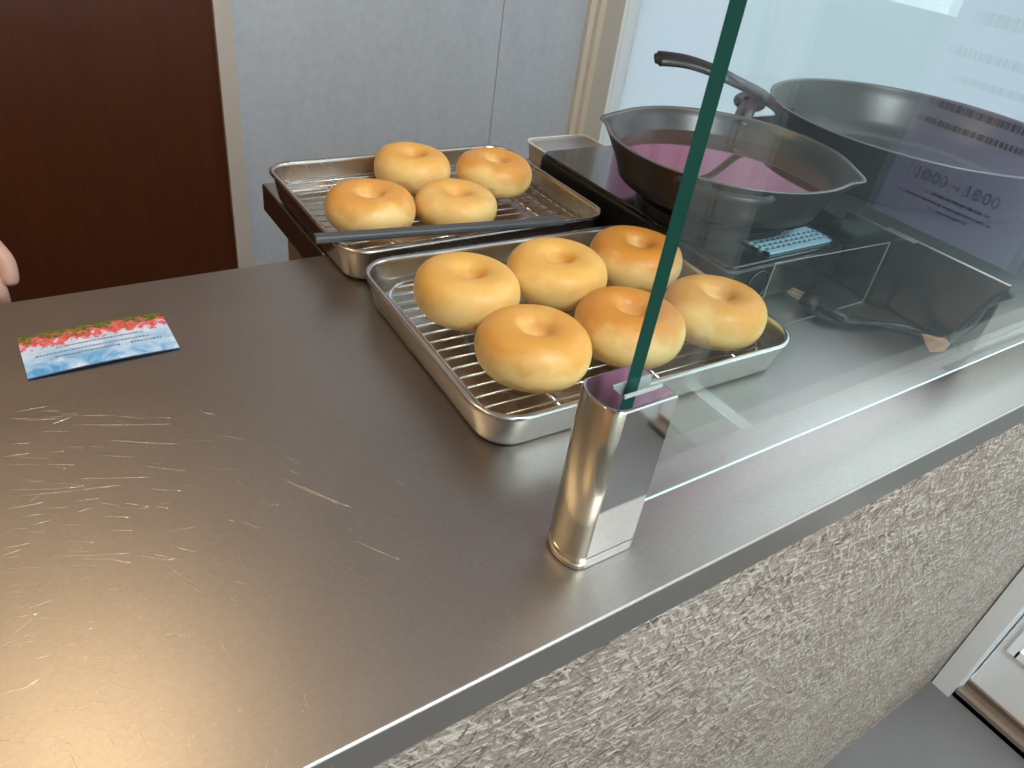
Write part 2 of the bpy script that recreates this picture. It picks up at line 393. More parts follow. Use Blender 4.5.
# real scratches: fine raised burrs; random ones ringed to imitate the lamp's glint pattern
bm = bmesh.new()
def scratch(px0, py0, px1, py1, bow=0., r=.00013):
    a = onz(px0, py0, 0); b = onz(px1, py1, 0); mid = (a + b) / 2 + Vector((b.y - a.y, a.x - b.x, 0)) * bow
    pts = [a * (1 - t) ** 2 + mid * 2 * t * (1 - t) + b * t * t for t in (0, .2, .4, .6, .8, 1)]
    tube(bm, [(p.x, p.y, 0.00002) for p in pts], r, 5, taper=[.3, .8, 1, 1, .8, .3])
for s in ((100, 439, 178, 444), (75, 478, 150, 477), (0, 490, 80, 487), (0, 497, 120, 485), (150, 553, 193, 583), (275, 475, 338, 504), (285, 478, 350, 507), (40, 556, 130, 553), (130, 555, 175, 560),
          (0, 549, 30, 543), (0, 595, 22, 592), (45, 627, 95, 628), (60, 658, 88, 657), (0, 692, 30, 686), (120, 610, 150, 621), (240, 520, 258, 528), (155, 506, 168, 508), (65, 424, 170, 424), (0, 418, 60, 419),
          (0, 457, 30, 453), (140, 465, 185, 471), (0, 620, 40, 613), (30, 660, 50, 655), (393, 478, 405, 486), (0, 740, 30, 742), (0, 510, 45, 502), (100, 516, 130, 517), (60, 750, 70, 752), (350, 538, 400, 560)):
    scratch(*s, bow=.03)
for k in range(200):
    x = abs(random.gauss(0, 150)); y = random.uniform(410, 765); l_ = random.uniform(8, 40)
    ang = math.atan2(y - 760, x - 60) + PI / 2 + random.gauss(0, .25)
    dx, dy = math.cos(ang) * l_, math.sin(ang) * l_ * .6
    if x + dx < 380: scratch(x, y, x + dx, y + dy, .02, random.uniform(.00005, .0001))
tag(under(link('scratches', bm, M['scratch'], None, True), ct), kind='stuff')
cb = empty('counter_base', (.2, .4, FZ)); tag(cb, 'straw-fibre clad counter front below the steel worktop', 'counter')
under(bx('cladding_panel', (-1.2, 1.3428, .176, .188, FZ, -.0325), M['fibre']), cb)
under(bx('carcass', (-1.19, 1.36, .19, .60, FZ + .001, -.033), M['tan']), cb)
# back table, flush with the worktop
bt = empty('back_table', (.8, .72, FZ)); tag(bt, 'steel topped back table on a tan cabinet, carrying the rear tray', 'table')
o = under(bx('table_top', (.238, XR - .004, .6285, .812, -.032, 0), steel('dark_table_steel', (.36, .31, .28), .3, .05), bev=.0015), bt)
under(bx('cabinet', (.262, XR - .01, .645, .805, FZ, -.0325), M['tan']), bt)

# ---------------------------------------------------------------- trays and racks
def make_tray(x0, x1, y0, y1, h, r, material, label):
    W, D = x1 - x0, y1 - y0; root = empty('baking_tray', ((x0 + x1) / 2, (y0 + y1) / 2, .0006)); tag(root, label, 'tray')
    bm = bmesh.new(); loops = []
    for ins, z in ((.016, 0), (.011, .0012), (.0085, .005), (.0035, h - .004), (.0032, h - .003)): loops.append((ins, z))
    for ins, z in ((.0005, h - .003), (.0, h - .0015), (.0008, h), (.003, h + .0004), (.0048, h - .0004)): loops.append((ins, z))
    for ins, z in ((.0050, h - .004), (.0100, .006), (.0125, .0025), (.0175, .0014)): loops.append((ins, z))
    L_ = [[(x, y, z) for x, y in rrect(W, D, r, ins, 10)] for ins, z in loops]
    loft(bm, L_); o_ = link('tray_body', bm, material, root, True)
    return root
_t1 = make_tray(.2285, .5415, .2945, .539, .034, .034, M['tray'], 'front shallow metal tray holding six bagels, its corner by the glass post')
make_tray(.230, .536, .553, .781, .035, .030, M['tray_old'], 'rear shallow metal tray holding four bagels, overhanging the back table')
def make_rack(x0, x1, y0, y1, zt, n, label):
    W, D = x1 - x0, y1 - y0; root = empty('cooling_rack', ((x0 + x1) / 2, (y0 + y1) / 2, .0025)); tag(root, label, 'rack')
    z = zt - .0025
    bm = bmesh.new(); tube(bm, [(x, y, z - .0016) for x, y in rrect(W, D, .028, 0, 6)], .0014, 8, True); fr_ = link('outer_frame', bm, M['wire'], root, True)
    bm = bmesh.new()
    for k in range(n):
        y = -D / 2 + (k + .7) * D / (n + .4); e = 0
        dy = abs(y) - (D / 2 - .028)
        if dy > 0: e = .028 - math.sqrt(max(.028 ** 2 - dy ** 2, 0))
        tube(bm, [(-W / 2 + e, y, z - .0002), (W / 2 - e, y, z - .0002)], .00095, 6)
    link('wires', bm, M['wire'], root, True)
    bm = bmesh.new()
    for x in (-W * .30, W * .05, W * .36): tube(bm, [(x, -D / 2, z - .0022), (x, D / 2, z - .0022)], .0013, 6)
    link('cross_bars', bm, M['wire'], root, True)
    for sx in (-.28, .28):
        for sy in (-1, 1):
            bm = bmesh.new(); x = sx * W; y = sy * (D / 2)
            tube(bm, spline([(x - .022, y, z - .0016), (x - .008, y, z - .0016), (x - .005, y, z - .006), (x - .002, y + sy * .001, .0015), (x + .003, y + sy * .001, .0015), (x + .005, y, z - .006), (x + .008, y, z - .0016), (x + .022, y, z - .0016)], 4), .0013, 8)
            link('foot', bm, M['wire'], fr_, True)
    return root
_k1 = make_rack(.247, .522, .312, .521, .018, 16, 'wire cooling rack lying inside the front tray under six bagels')
for _o in (_t1, _k1): _o.rotation_euler.z = math.radians(-2)
make_rack(.243, .519, .570, .769, .018, 14, 'wire cooling rack lying inside the rear tray under four bagels')

# ---------------------------------------------------------------- bagels
def make_bagel(seed, R_out, Hh, hole, crust_m, flat=0.):
    rnd = random.Random(seed); bm = bmesh.new(); nu, nv = 72, 36
    ph = [rnd.uniform(0, 2 * PI) for _ in range(6)]; am = [rnd.uniform(.4, 1) for _ in range(6)]
    grid = []
    rc = (R_out + hole) / 2; ra = (R_out - hole) / 2
    for i in range(nu):
        u = 2 * PI * i / nu; row = []
        lump = 1 + .022 * am[0] * math.cos(u + ph[0]) + .016 * am[1] * math.cos(2 * u + ph[1]) + .008 * am[2] * math.cos(3 * u + ph[2])
        hl = 1 + .045 * am[3] * math.cos(u + ph[3]) + .025 * am[4] * math.cos(2 * u + ph[4])
        for j in range(nv):
            v_ = 2 * PI * j / nv; cv, sv = math.cos(v_), math.sin(v_)
            ee = .90
            cx = math.copysign(abs(cv) ** ee, cv); sx = math.copysign(abs(sv) ** ee, sv)
            r_ = rc * lump + ra * lump * cx
            # top bulges outwards over the hole, flat bottom
            z = Hh / 2 * sx * hl
            if z < 0: z = max(z, -Hh / 2 * .88)
            if cv < 0 and sv > 0: r_ += .0035 * math.sin(PI * sv) * (-cv)      # the hole opens into a soft funnel
            r_ = max(r_, .0015)
            row.append(bm.verts.new((r_ * math.cos(u), r_ * math.sin(u), z + Hh / 2 * .88)))
        grid.append(row)
    for i in range(nu):
        for j in range(nv):
            bm.faces.new((grid[i][j], grid[(i + 1) % nu][j], grid[(i + 1) % nu][(j + 1) % nv], grid[i][(j + 1) % nv]))
    o_ = link('bagel', bm, crust_m, None, True); return o_
bag = [  # x, y, radius, height, hole, crust, rz, label, group
    (.300, .461, .0455, .046, .013, 0, .3, 'pale bagel at the back left corner of the front tray', 'f'),
    (.392, .460, .0460, .046, .015, 0, 1.9, 'pale golden bagel in the middle of the back row of the front tray', 'f'),
    (.486, .459, .0460, .046, .015, 2, 3.1, 'toasted bagel partly behind the glass edge, back right of the front tray', 'f'),
    (.305, .369, .0450, .044, .014, 1, 4.4, 'golden bagel nearest the viewer at the front left of the front tray', 'f'),
    (.3965, .3645, .046, .045, .015, 2, 5.2, 'toasted bagel crossed by the glass edge in the middle of the front row', 'f'),
    (.4875, .3545, .0450, .046, .015, 1, .9, 'bagel wholly behind the glass at the right end of the front row', 'f'),
    (.292, .640, .0445, .043, .015, 1, 2.2, 'golden bagel at the front left of the rear tray behind the grey stick', 'r'),
    (.381, .723, .0430, .046, .013, 0, 3.9, 'pale bagel at the back left of the rear tray against the grey wall', 'r'),
    (.381, .6235, .0430, .040, .009, 0, 5.5, 'flat pale bagel with a nearly closed hole at the front of the rear tray', 'r'),
    (.470, .692, .0440, .043, .013, 1, 1.2, 'golden bagel at the right of the rear tray, nearest the black stove', 'r')]
for k, (x, y, R_, H_, ho, cr, rz, lab, g) in enumerate(bag):
    o = make_bagel(k + 11, R_ * .99, H_ * .91, .0035 + .12 * (ho - .009), M['crust%d' % cr]); o.location = (x, y, .0187); o.rotation_euler = (0, 0, rz)
    tag(o, lab, 'bagel', 'bagels on the front tray' if g == 'f' else 'bagels on the rear tray')

# grey stick across the rear tray
a = onz(315, 236.5, .0415); b = onz(562, 219, .0415); d = (b - a); Ls = d.length
st = bmesh.new(); loft(st, [[(x, y, z) for y, z in rrect(.011, .007, .0025, 0, 4)] for x in (-Ls / 2, -Ls / 2 + .001, Ls / 2 - .001, Ls / 2)])
o = link('silicone_stick', st, M['silicone'], None, False); o.location = (a + b) / 2; o.rotation_euler = (0, 0, math.atan2(d.y, d.x)); o.location.z = .0395
tag(o, 'long dark grey stick lying across the rim of the rear tray', 'utensil')

# ---------------------------------------------------------------- clamp post and glass
pt = empty('glass_clamp_post', (.247, .214, 0)); tag(pt, 'short polished chrome post with a rounded left side clamping the glass', 'post')
PX0, PX1, PY0, PY1, PH = .228, .268, .199, .232, .120
def dprofile(ins=0., zt=0):
    x0, x1, y0_, y1_ = PX0 + ins, PX1 - ins, PY0 + ins, PY1 - ins
    pts = [(x1, y0_), (x1, y1_)]
    # left side bulges outward as an arc
    cy = (y0_ + y1_) / 2; hy = (y1_ - y0_) / 2
    for k in range(17):
        a_ = PI / 2 - PI * k / 16
        pts.append((x0 + .004 - .010 * math.cos(a_) if True else 0, cy + hy * math.sin(a_)))
    return pts
bm = bmesh.new()
# two halves of the clamp head (front/back jaws) around the slot come from one profile minus a slot
loops = [(0, .0005), (0, .0085), (.0006, .0088), (.0006, .0098), (0, .0101), (0, PH - .0015), (.0005, PH - .0005), (.0015, PH)]
L_ = [[(x, y, z) for x, y in dprofile(i_)] for i_, z in loops]
loft(bm, L_)
for f_ in bm.faces:
    c_ = f_.calc_center_median(); n_ = f_.normal
    f_.normal_update(); n_ = f_.normal
    if n_.x < -.25 and abs(n_.z) < .5: f_.material_index = 1; f_.smooth = True
    elif abs(n_.z) < .5 and c_.x < PX0 + .004: f_.material_index = 1; f_.smooth = True
pb = link('post_body', bm, None, None, mats=[M['chrome'], M['satin']])
# slot for the glass
sm = bmesh.new(); box(sm, PX0 + .010, PX1 + .02, .2085, .2195, PH - .032, PH + .02)
sl = link('slot_cut', sm)
md = pb.modifiers.new('slot', 'BOOLEAN'); md.object = sl; md.operation = 'DIFFERENCE'; md.solver = 'EXACT'
bpy.context.view_layer.update()
dg = bpy.context.evaluated_depsgraph_get(); me = bpy.data.meshes.new_from_object(pb.evaluated_get(dg)); pb.modifiers.clear(); pb.data = me
bpy.data.objects.remove(sl)
under(pb, pt)
bm = bmesh.new(); box(bm, PX0 + .0105, PX1 - .003, .2087, .2100, PH - .0315, PH + .001); box(bm, PX0 + .0105, PX1 - .003, .2180, .2193, PH - .0315, PH + .001)
under(link('gasket', bm, mat('clear_gasket', (.35, .38, .36), .3)), pt)
GX0, GX1, GYa, GYb, GZ0, GZt = .2475, 1.372, .2097, .2183, .026, .42
gt = empty('glass_screen', ((GX0 + GX1) / 2, .214, GZ0)); tag(gt, 'upright clear glass sneeze guard with teal green edge in front of the pans', 'glass screen')
# the pane: two large clear faces; the ground edges are their own part
xa, xb = GX0 + .0004, GX1 - .0004
bm = bmesh.new()
def rect(bm, pts): return bm.faces.new([bm.verts.new(p) for p in pts])
# the lower part between post and end, notched round the post
box(bm, GX0, GX1, GYa, GYb, PH - .030, GZt); 
bm.faces.ensure_lookup_table()
bm2 = bmesh.new()
def outline(y):
    return [(GX0, y, PH - .030), (PX1 + .002, y, PH - .030), (PX1 + .002, y, GZ0), (GX1, y, GZ0), (GX1, y, GZt), (GX0, y, GZt)]
bm.free(); bm = bmesh.new(); loft(bm, [outline(GYa), outline(GYb)])
bm.faces.ensure_lookup_table()
for f_ in bm.faces:
    f_.normal_update()
    if abs(f_.normal.y) < .5 and f_.calc_center_median().z > GZ0 + .002: f_.material_index = 1
bm2.free()
under(link('pane', bm, None, None, mats=[M['glass'], M['glassedge']]), gt)
under(bx('polished_edge', (PX1 + .003, GX1 - .001, GYa - .0004, GYa + .0004, GZ0 - .0003, GZ0 + .0011), mat('polished_glass_edge', (.62, .80, .80), .1)), gt)
# far-end clamp, same kind of post
p2 = copy_tree(pt); p2.location.x += 1.06; tag(p2, 'far chrome clamp post at the right end of the glass screen', 'post')

# ---------------------------------------------------------------- stove under the skillet
SX0, SX1, SY0, SY1, SH = .547, .728, .392, .716, .048
sv = empty('tabletop_stove', ((SX0 + SX1) / 2, (SY0 + SY1) / 2, 0)); tag(sv, 'flat black tabletop stove under the smaller skillet', 'stove')
bm = bmesh.new(); loft(bm, [[(x + (SX0 + SX1) / 2, y + (SY0 + SY1) / 2, z) for x, y in rrect(SX1 - SX0, SY1 - SY0, .012, i_, 5)] for i_, z in ((.004, .004), (0, .007), (0, SH - .006), (.002, SH - .004))])
under(link('body', bm, M['black']), sv)
bm = bmesh.new(); loft(bm, [[(x + (SX0 + SX1) / 2, y + (SY0 + SY1) / 2, z) for x, y in rrect(SX1 - SX0 - .006, SY1 - SY0 - .006, .010, i_, 5)] for i_, z in ((0, SH - .004), (0, SH - .001), (.001, SH))])
under(link('glass_top', bm, M['blackglass']), sv)
for sx in (SX0 + .02, SX1 - .02):
    for sy in (SY0 + .02, SY1 - .02):
        bm = bmesh.new(); bmesh.ops.create_cone(bm, cap_ends=True, segments=16, radius1=.008, radius2=.009, depth=.0048, matrix=Matrix.Translation((sx, sy, .0026))); under(link('foot', bm, M['black']), sv)
bm = bmesh.new()
for r0, r1, za, zb_ in ((.083, .083, SH, SH + .010), (.070, .070, SH + .010, .0705)):
    bmesh.ops.create_cone(bm, cap_ends=True, segments=40, radius1=r0, radius2=r1, depth=zb_ - za, matrix=Matrix.Translation((.637, .511, (za + zb_) / 2)))
under(link('burner', bm, M['black']), sv)
# speaker-like round grille on the front panel
bm = bmesh.new()
gc = Vector((.592, SY0, .024))
ringp = [(gc.x + .0155 * math.cos(t), SY0 - .0012, gc.z + .0155 * math.sin(t)) for t in [2 * PI * k / 32 for k in range(32)]]
tube(bm, ringp, .0012, 6, True)
for i_ in range(-5, 6):
    for j_ in range(-5, 6):
        x_ = gc.x + i_ * .0032 + (j_ % 2) * .0016; z_ = gc.z + j_ * .0030
        if math.hypot(x_ - gc.x, z_ - gc.z) < .013: bmesh.ops.create_uvsphere(bm, u_segments=6, v_segments=4, radius=.0008, matrix=Matrix.Translation((x_, SY0 - .0004, z_)))
under(link('round_grille', bm, M['darktop'], None, True), sv)
# pale blue perforated plate resting by the skillet on the stove top
pp = [Vector((x, y, SH + .0008)) for x, y in ((.634, .398), (.724, .398), (.724, .50), (.634, .50))]
bm = bmesh.new()
px0, px1, py0, py1 = .606, .712, .402, .436; hp = .0082
# honeycomb strips as a grid of bars
zt0, zt1 = SH + .0005, SH + .0028
box(bm, px0, px1, py0, py0 + .006, zt0, zt1); box(bm, px0, px1, py1 - .004, py1, zt0, zt1); box(bm, px0, px0 + .005, py0, py1, zt0, zt1); box(bm, px1 - .003, px1, py0, py1, zt0, zt1)
k = 0
yy = py0 + .006
while yy < py1 - .006:
    box(bm, px0, px1, yy + .0052, yy + .0074, zt0, zt1)
    xx = px0 + (.0 if k % 2 else .0042)
    while xx < px1 - .002:
        box(bm, xx, xx + .0022, yy, yy + .0055, zt0, zt1 - .0001); xx += .0084
    yy += .0074; k += 1
o = link('perforated_plate', bm, M['blue']); tag(o, 'pale blue perforated plate beside the smaller skillet on the black stove', 'plate')

# ---------------------------------------------------------------- steel appliance under the big pan
BX0, BX1, BY0, BY1, BH = .737, 1.24, .236, .70, .077
ap = empty('steel_appliance', ((BX0 + BX1) / 2, (BY0 + BY1) / 2, 0)); tag(ap, 'low stainless steel cooker box under the big pan behind the glass', 'cooker')
bm = bmesh.new(); box(bm, BX0, BX1, BY0, BY1, .004, BH - .012, .001); box(bm, BX0, BX0 + .0045, BY0, .366, BH - .013, BH)
box(bm, BX1 - .0045, BX1, BY0, BY1, BH - .013, BH); box(bm, BX0, BX1, BY1 - .0045, BY1, BH - .013, BH)
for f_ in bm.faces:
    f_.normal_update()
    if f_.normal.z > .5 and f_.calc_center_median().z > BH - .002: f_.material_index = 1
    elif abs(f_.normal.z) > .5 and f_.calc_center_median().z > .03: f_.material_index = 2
under(link('casing', bm, None, None, mats=[M['boxsteel'], M['boxrim'], M['darktop']]), ap)
bm = bmesh.new(); box(bm, .7305, .7365, .33, .41, .002, BH); 
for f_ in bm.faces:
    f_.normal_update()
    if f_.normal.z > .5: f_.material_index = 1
o = link('side_plate', bm, None, None, mats=[M['boxsteel'], M['boxrim']]); under(o, ap)
bm = bmesh.new(); box(bm, .95, 1.20, .33, .335, BH - .013, BH - .001); box(bm, .80, 1.10, .46, .465, BH - .013, BH); box(bm, .80, 1.10, .52, .525, BH - .013, BH); box(bm, .93, .935, .38, .60, BH - .013, BH)
bm.free(); bm = bmesh.new()
for a_ in range(4):
    t = a_ * PI / 2 + .4; c1 = Vector((.96 + .03 * math.cos(t), .49 + .03 * math.sin(t), BH - .0145)); c2 = Vector((.96 + .12 * math.cos(t), .49 + .12 * math.sin(t), BH - .0145)); tube(bm, [c1, c2], .003, 8)
under(link('pan_support', bm, M['black'], None, True), ap)
for sx in (BX0 + .03, BX1 - .03):
    for sy in (BY0 + .03, BY1 - .03):
        bm = bmesh.new(); bmesh.ops.create_cone(bm, cap_ends=True, segments=16, radius1=.009, radius2=.010, depth=.0046, matrix=Matrix.Translation((sx, sy, .0026))); under(link('foot', bm, M['black']), ap)

# ---------------------------------------------------------------- pans
def pan(name, cx, cy, zb, zr, Rr, Rb, spouts, oil_z, label, steps=96):
    root = empty(name, (cx, cy, zb)); tag(root, label, 'frying pan'); H = zr - zb
    def rad(a_, base, k):
        s = 0
        for sp in spouts:
            dlt = (a_ - sp + PI) % (2 * PI) - PI; s += math.exp(-(dlt / .16) ** 2)
        return base + k * .011 * s, s
    prof = [(Rb - .012, 0, 0), (Rb, .004, 0), (Rb + .15 * (Rr - Rb), .014, 0)]
    for t in (.35, .55, .75, .9): prof.append((Rb + (Rr - Rb) * (t ** .8), .014 + (H - .014) * t, t * t))
    prof += [(Rr, H - .001, 1), (Rr + .0002, H, 1), (Rr - .0036, H, 1), (Rr - .0042, H - .0015, 1)]
    for t in (.9, .7, .45, .2): prof.append((Rb + (Rr - Rb) * (t ** .8) - .0048, .014 + (H - .014) * t, t * t))
    prof += [(Rb - .006, .009, 0), (Rb - .02, .005, 0)]
    loops = []
    for r_, z_, kk in prof:
        lp_ = []
        for i_ in range(steps):
            a_ = 2 * PI * i_ / steps; rr, s = rad(a_, r_, kk); lp_.append((rr * math.cos(a_), rr * math.sin(a_), z_ - .003 * s * kk))
        loops.append(lp_)
    bm = bmesh.new(); rings = loft(bm, loops)
    n = steps; bm.faces.ensure_lookup_table()
    for q in range(len(prof) - 1):
        for k in range(n):
            fc = bm.faces[q * n + k]; fc.material_index = 2 if q in (7, 8, 9) else (1 if q > 9 else 0); fc.smooth = True
    bm.faces[-1].material_index = 1
    link('bowl', bm, None, root, mats=[M['iron'], M['iron_in'], M['iron_rim']])
    # oil surface disc with a small depth
    if oil_z is None: return root
    t = (oil_z - zb - .014) / (H - .014); ro = Rb + (Rr - Rb) * (t ** .8) - .0052
    bm = bmesh.new(); loft(bm, [[(r_ * math.cos(2 * PI * i_ / 64), r_ * math.sin(2 * PI * i_ / 64), z_) for i_ in range(64)] for r_, z_ in ((ro - .002, oil_z - zb - .003), (ro, oil_z - zb))])
    o_ = link('oil', bm, M['oil'], root)
    return root
SKX, SKY, SKZ = .637, .511, .071
sk = pan('cast_iron_skillet', SKX, SKY, SKZ, .120, .130, .108, (math.radians(125), math.radians(305)), .098, 'smaller black cast iron skillet with pour spouts and oil, crossed by glass edge')
# helper handle (a loop with an oval hole) towards the viewer, main handle away from the viewer
def rotz(p, a_): return Vector((p[0] * math.cos(a_) - p[1] * math.sin(a_), p[0] * math.sin(a_) + p[1] * math.cos(a_), p[2]))
ha = math.radians(222); H1 = .120 - SKZ
bm = bmesh.new()
lp_ = [rotz((.125 + .020 * math.sin(PI * t), .042 * math.cos(PI * t) * 1.0, H1 - .006), ha) for t in [k / 16 for k in range(17)]]
tube(bm, lp_, .0052, 10, False, (1.0, .8)); link('helper_handle', bm, M['iron'], sk, True)
ha = math.radians(36)
bm = bmesh.new()
tube(bm, spline([rotz((.122, 0, H1 - .010), ha), rotz((.145, 0, H1 - .003), ha), rotz((.170, 0, H1 - .001), ha), rotz((.186, 0, H1 + .001), ha)], 6), .011, 12, False, (1, .55))
ring = [rotz((.200 + .015 * math.cos(t), .015 * math.sin(t), H1 + .002 + .003 * math.cos(t)), ha) for t in [2 * PI * k / 24 for k in range(24)]]
tube(bm, ring, .0055, 10, True); link('long_handle', bm, M['iron'], sk, True)

bp = pan('big_iron_pan', .960, .490, .066, .133, .188, .155, (), None, 'big wide dark iron pan behind the glass on the steel cooker')
pts = [onz(x, y, z) for x, y, z in ((786, 112, .124), (770, 101, .129), (757, 92, .138), (735, 81, .156), (712, 70, .164), (688, 62, .169), (668, 59, .170), (655, 58.5, .169))]
bm = bmesh.new(); tube(bm, [p - Vector((.960, .490, .066)) for p in spline(pts, 5)], .0105, 14, False, (1., .5), [1.25 - .35 * min(1, k / 12) + (.12 * max(0, (k - 22)) / 13 if k < 34 else -.25) for k in range(36)])
link('long_handle', bm, M['iron'], bp, True)

# small enamel tray behind the stove
root = empty('enamel_dish', (.640, .766, .0006)); tag(root, 'small cream rimmed enamel dish tucked behind the black stove', 'dish')
DW, DD = .105, .084
bm = bmesh.new(); loft(bm, [[(x, y, z) for x, y in rrect(DW, DD, .016, i_, 6)] for i_, z in ((.010, 0), (.006, .004), (.003, .024), (0, .027), (0, .0285), (.0015, .0292), (.003, .0285), (.0045, .024), (.0075, .005), (.0115, .0015))])
bm.faces.ensure_lookup_table()
for f_ in bm.faces:
    c_ = f_.calc_center_median(); f_.smooth = len(f_.verts) == 4
    f_.normal_update()
nl = 28
for q in range(9):
    for k in range(nl): bm.faces[q * nl + k].material_index = 1 if q >= 6 else 0
bm.faces[-1].material_index = 1
link('dish_body', bm, None, root, mats=[M['enamel'], M['enamel_in']])

# clear acrylic splash sheet between tray and cooker
bm = bmesh.new()
loft(bm, [[(.5465, y, .0006), (.7265, y, .0006), (.7265, y, .0692), (.5465, y, .0755)] for y in (.3500, .3512)])
for f_ in bm.faces:
    f_.normal_update()
    if abs(f_.normal.y) < .5: f_.material_index = 1
o = link('acrylic_splash_sheet', bm, None, None, mats=[M['acrylic'], mat('acrylic_edge', (.40, .44, .46), .2)])
tag(o, 'low clear acrylic sheet standing between the front tray and the steel cooker', 'splash sheet')

# ---------------------------------------------------------------- power cord
cd = empty('power_cord', tuple(onz(860, 325, 0))); tag(cd, 'black power cord with ribbed plug end lying beside the steel cooker', 'power cord')
cpx = [(808, 300, .010), (822, 309, .010), (845, 319, .008), (870, 322, .006), (895, 326, .0045), (915, 332, .0045), (930, 339, .0045), (944, 342, .0045), (957, 337, .010), (968, 328, .022), (980, 317, .038), (990, 306, .052), (1000, 298, .064), (1013, 293, .075)]
cp = [onz(*p) for p in cpx]
for p in cp: p.x = min(p.x, .728); 
bm = bmesh.new(); sp = spline(cp, 5)
for s in (-1, 1):
    tw = []
    for k, p in enumerate(sp):
        t = (sp[min(k + 1, len(sp) - 1)] - sp[max(k - 1, 0)]).normalized(); q = t.cross(Vector((0, 0, 1))).normalized(); u = q.cross(t); a_ = k * .22
        tw.append(p + s * .0019 * (q * math.cos(a_) + u * math.sin(a_)))
    tube(bm, tw, .0028, 8)
under(link('cable', bm, M['cord'], None, True), cd)
a = onz(803, 297, .012); b = onz(848, 320, .008); d = (b - a).normalized()
bm = bmesh.new()
for k in range(9):
    p = a.lerp(b, .22 + k * .085); tube(bm, [p, p + d * .0028], .0072 - k * .00042, 12, False, (1.25, .8))
tube(bm, [a, a.lerp(b, .35)], .0085, 12, False, (1.25, .75)); tube(bm, [a.lerp(b, .2), b], .0042, 10)
sr_ = under(link('strain_relief', bm, M['cord'], None, True), cd)
bm = bmesh.new(); q = d.cross(Vector((0, 0, 1)))
for s in (-1, 1): tube(bm, [a + q * s * .005 - d * .001, a + q * s * .005 - d * .015], .0012, 8, False, (.5, 1.6))
_pp = link('plug_pin', bm, M['pin']); _pp.parent = sr_
bm = bmesh.new()
tpp = [onz(x, y, z) for x, y, z in ((921, 334, .010), (953, 341, .0095), (944, 352, .001), (929, 352, .001))]
tpq = [p + Vector((0, 0, .0007)) for p in tpp]; loft(bm, [tpp, tpq])
under(link('tape_flag', bm, M['tape']), cd)

# ---------------------------------------------------------------- business card
c0 = [onz(17, 337, .002), onz(27, 378.5, .002), onz(177, 347.5, .002), onz(163.5, 312, .002)]
cen = sum(c0, Vector()) / 4; cw = ((c0[2] - c0[1]).length + (c0[3] - c0[0]).length) / 2; chh = ((c0[0] - c0[1]).length + (c0[3] - c0[2]).length) / 2
m = mat('card_print', (1, 1, 1), .3, 0, .5)
tc = N(m, 'ShaderNodeTexCoord'); sep = N(m, 'ShaderNodeSeparateXYZ'); L(m, tc.outputs['Generated'], sep.inputs[0])
sc_ = N(m, 'ShaderNodeMapping'); sc_.inputs['Scale'].default_value = (2.0, 1.1, 0); L(m, tc.outputs['Generated'], sc_.inputs[0])
sky = ramp(m, noise(m, sc_.outputs[0], 2.6, 6, .6, .6), [(.42, (.10, .35, .62)), (.54, (.40, .60, .78)), (.66, (.80, .84, .88))])
up_ = N(m, 'ShaderNodeMapRange'); up_.inputs[1].default_value = .15; up_.inputs[2].default_value = .6; up_.inputs[3].default_value = 0; up_.inputs[4].default_value = .65; L(m, sep.outputs[1], up_.inputs[0])
colr = mixc(m, up_.outputs[0], sky, (.78, .80, .86))
fl = noise(m, sc_.outputs[0], 6.5, 6, .72, .4)
hm = math_(m, 'ADD', sep.outputs[1], math_(m, 'MULTIPLY', math_(m, 'SUBTRACT', fl, .5), 1.15))
red = ramp(m, noise(m, sc_.outputs[0], 17, 3, .6), [(.40, (.72, .05, .03)), (.52, (.82, .14, .20)), (.62, (.65, .22, .05))])
colr = mixc(m, ramp(m, hm, [(.655, (0, 0, 0)), (.70, (1, 1, 1))]), colr, red)
grn = ramp(m, noise(m, sc_.outputs[0], 20, 4, .7), [(.4, (.04, .07, .01)), (.6, (.20, .22, .03))])
colr = mixc(m, ramp(m, hm, [(.80, (0, 0, 0)), (.92, (1, 1, 1))]), colr, grn)
L(m, colr, P(m).inputs['Base Color']); M['card'] = m
root = empty('business_card', (cen.x, cen.y, .0004), math.atan2(c0[2].y - c0[1].y, c0[2].x - c0[1].x)); tag(root, 'small card printed with blue sky and red flowers lying flat on the worktop', 'card')
bm = bmesh.new(); NN = 14
top = [[bm.verts.new((-cw / 2 + cw * i_ / NN, s * chh / 2, .0012 + .0014 * (1 - (2 * i_ / NN - 1) ** 2) * (1 if s < 0 else .6))) for s in (-1, 1)] for i_ in range(NN + 1)]
bot = [[bm.verts.new(v_.co - Vector((0, 0, .0009))) for v_ in r_] for r_ in top]
for i_ in range(NN):
    bm.faces.new((top[i_][0], top[i_ + 1][0], top[i_ + 1][1], top[i_][1])); f_ = bm.faces.new((bot[i_][0], bot[i_][1], bot[i_ + 1][1], bot[i_ + 1][0])); f_.material_index = 1
    f_ = bm.faces.new((top[i_][0], bot[i_][0], bot[i_ + 1][0], top[i_ + 1][0])); f_.material_index = 1
    f_ = bm.faces.new((top[i_][1], top[i_ + 1][1], bot[i_ + 1][1], bot[i_][1])); f_.material_index = 1
for i_ in (0, NN): f_ = bm.faces.new((top[i_][0], top[i_][1], bot[i_][1], bot[i_][0])); f_.material_index = 1
link('card_sheet', bm, None, root, mats=[M['card'], mat('card_edge', (.03, .06, .14), .5)])
bm = bmesh.new(); rr_ = random.Random(3)                # illegible fine print
def cz(x): return .0012 + .0014 * (1 - (2 * x / cw) ** 2) * .85 + .0002
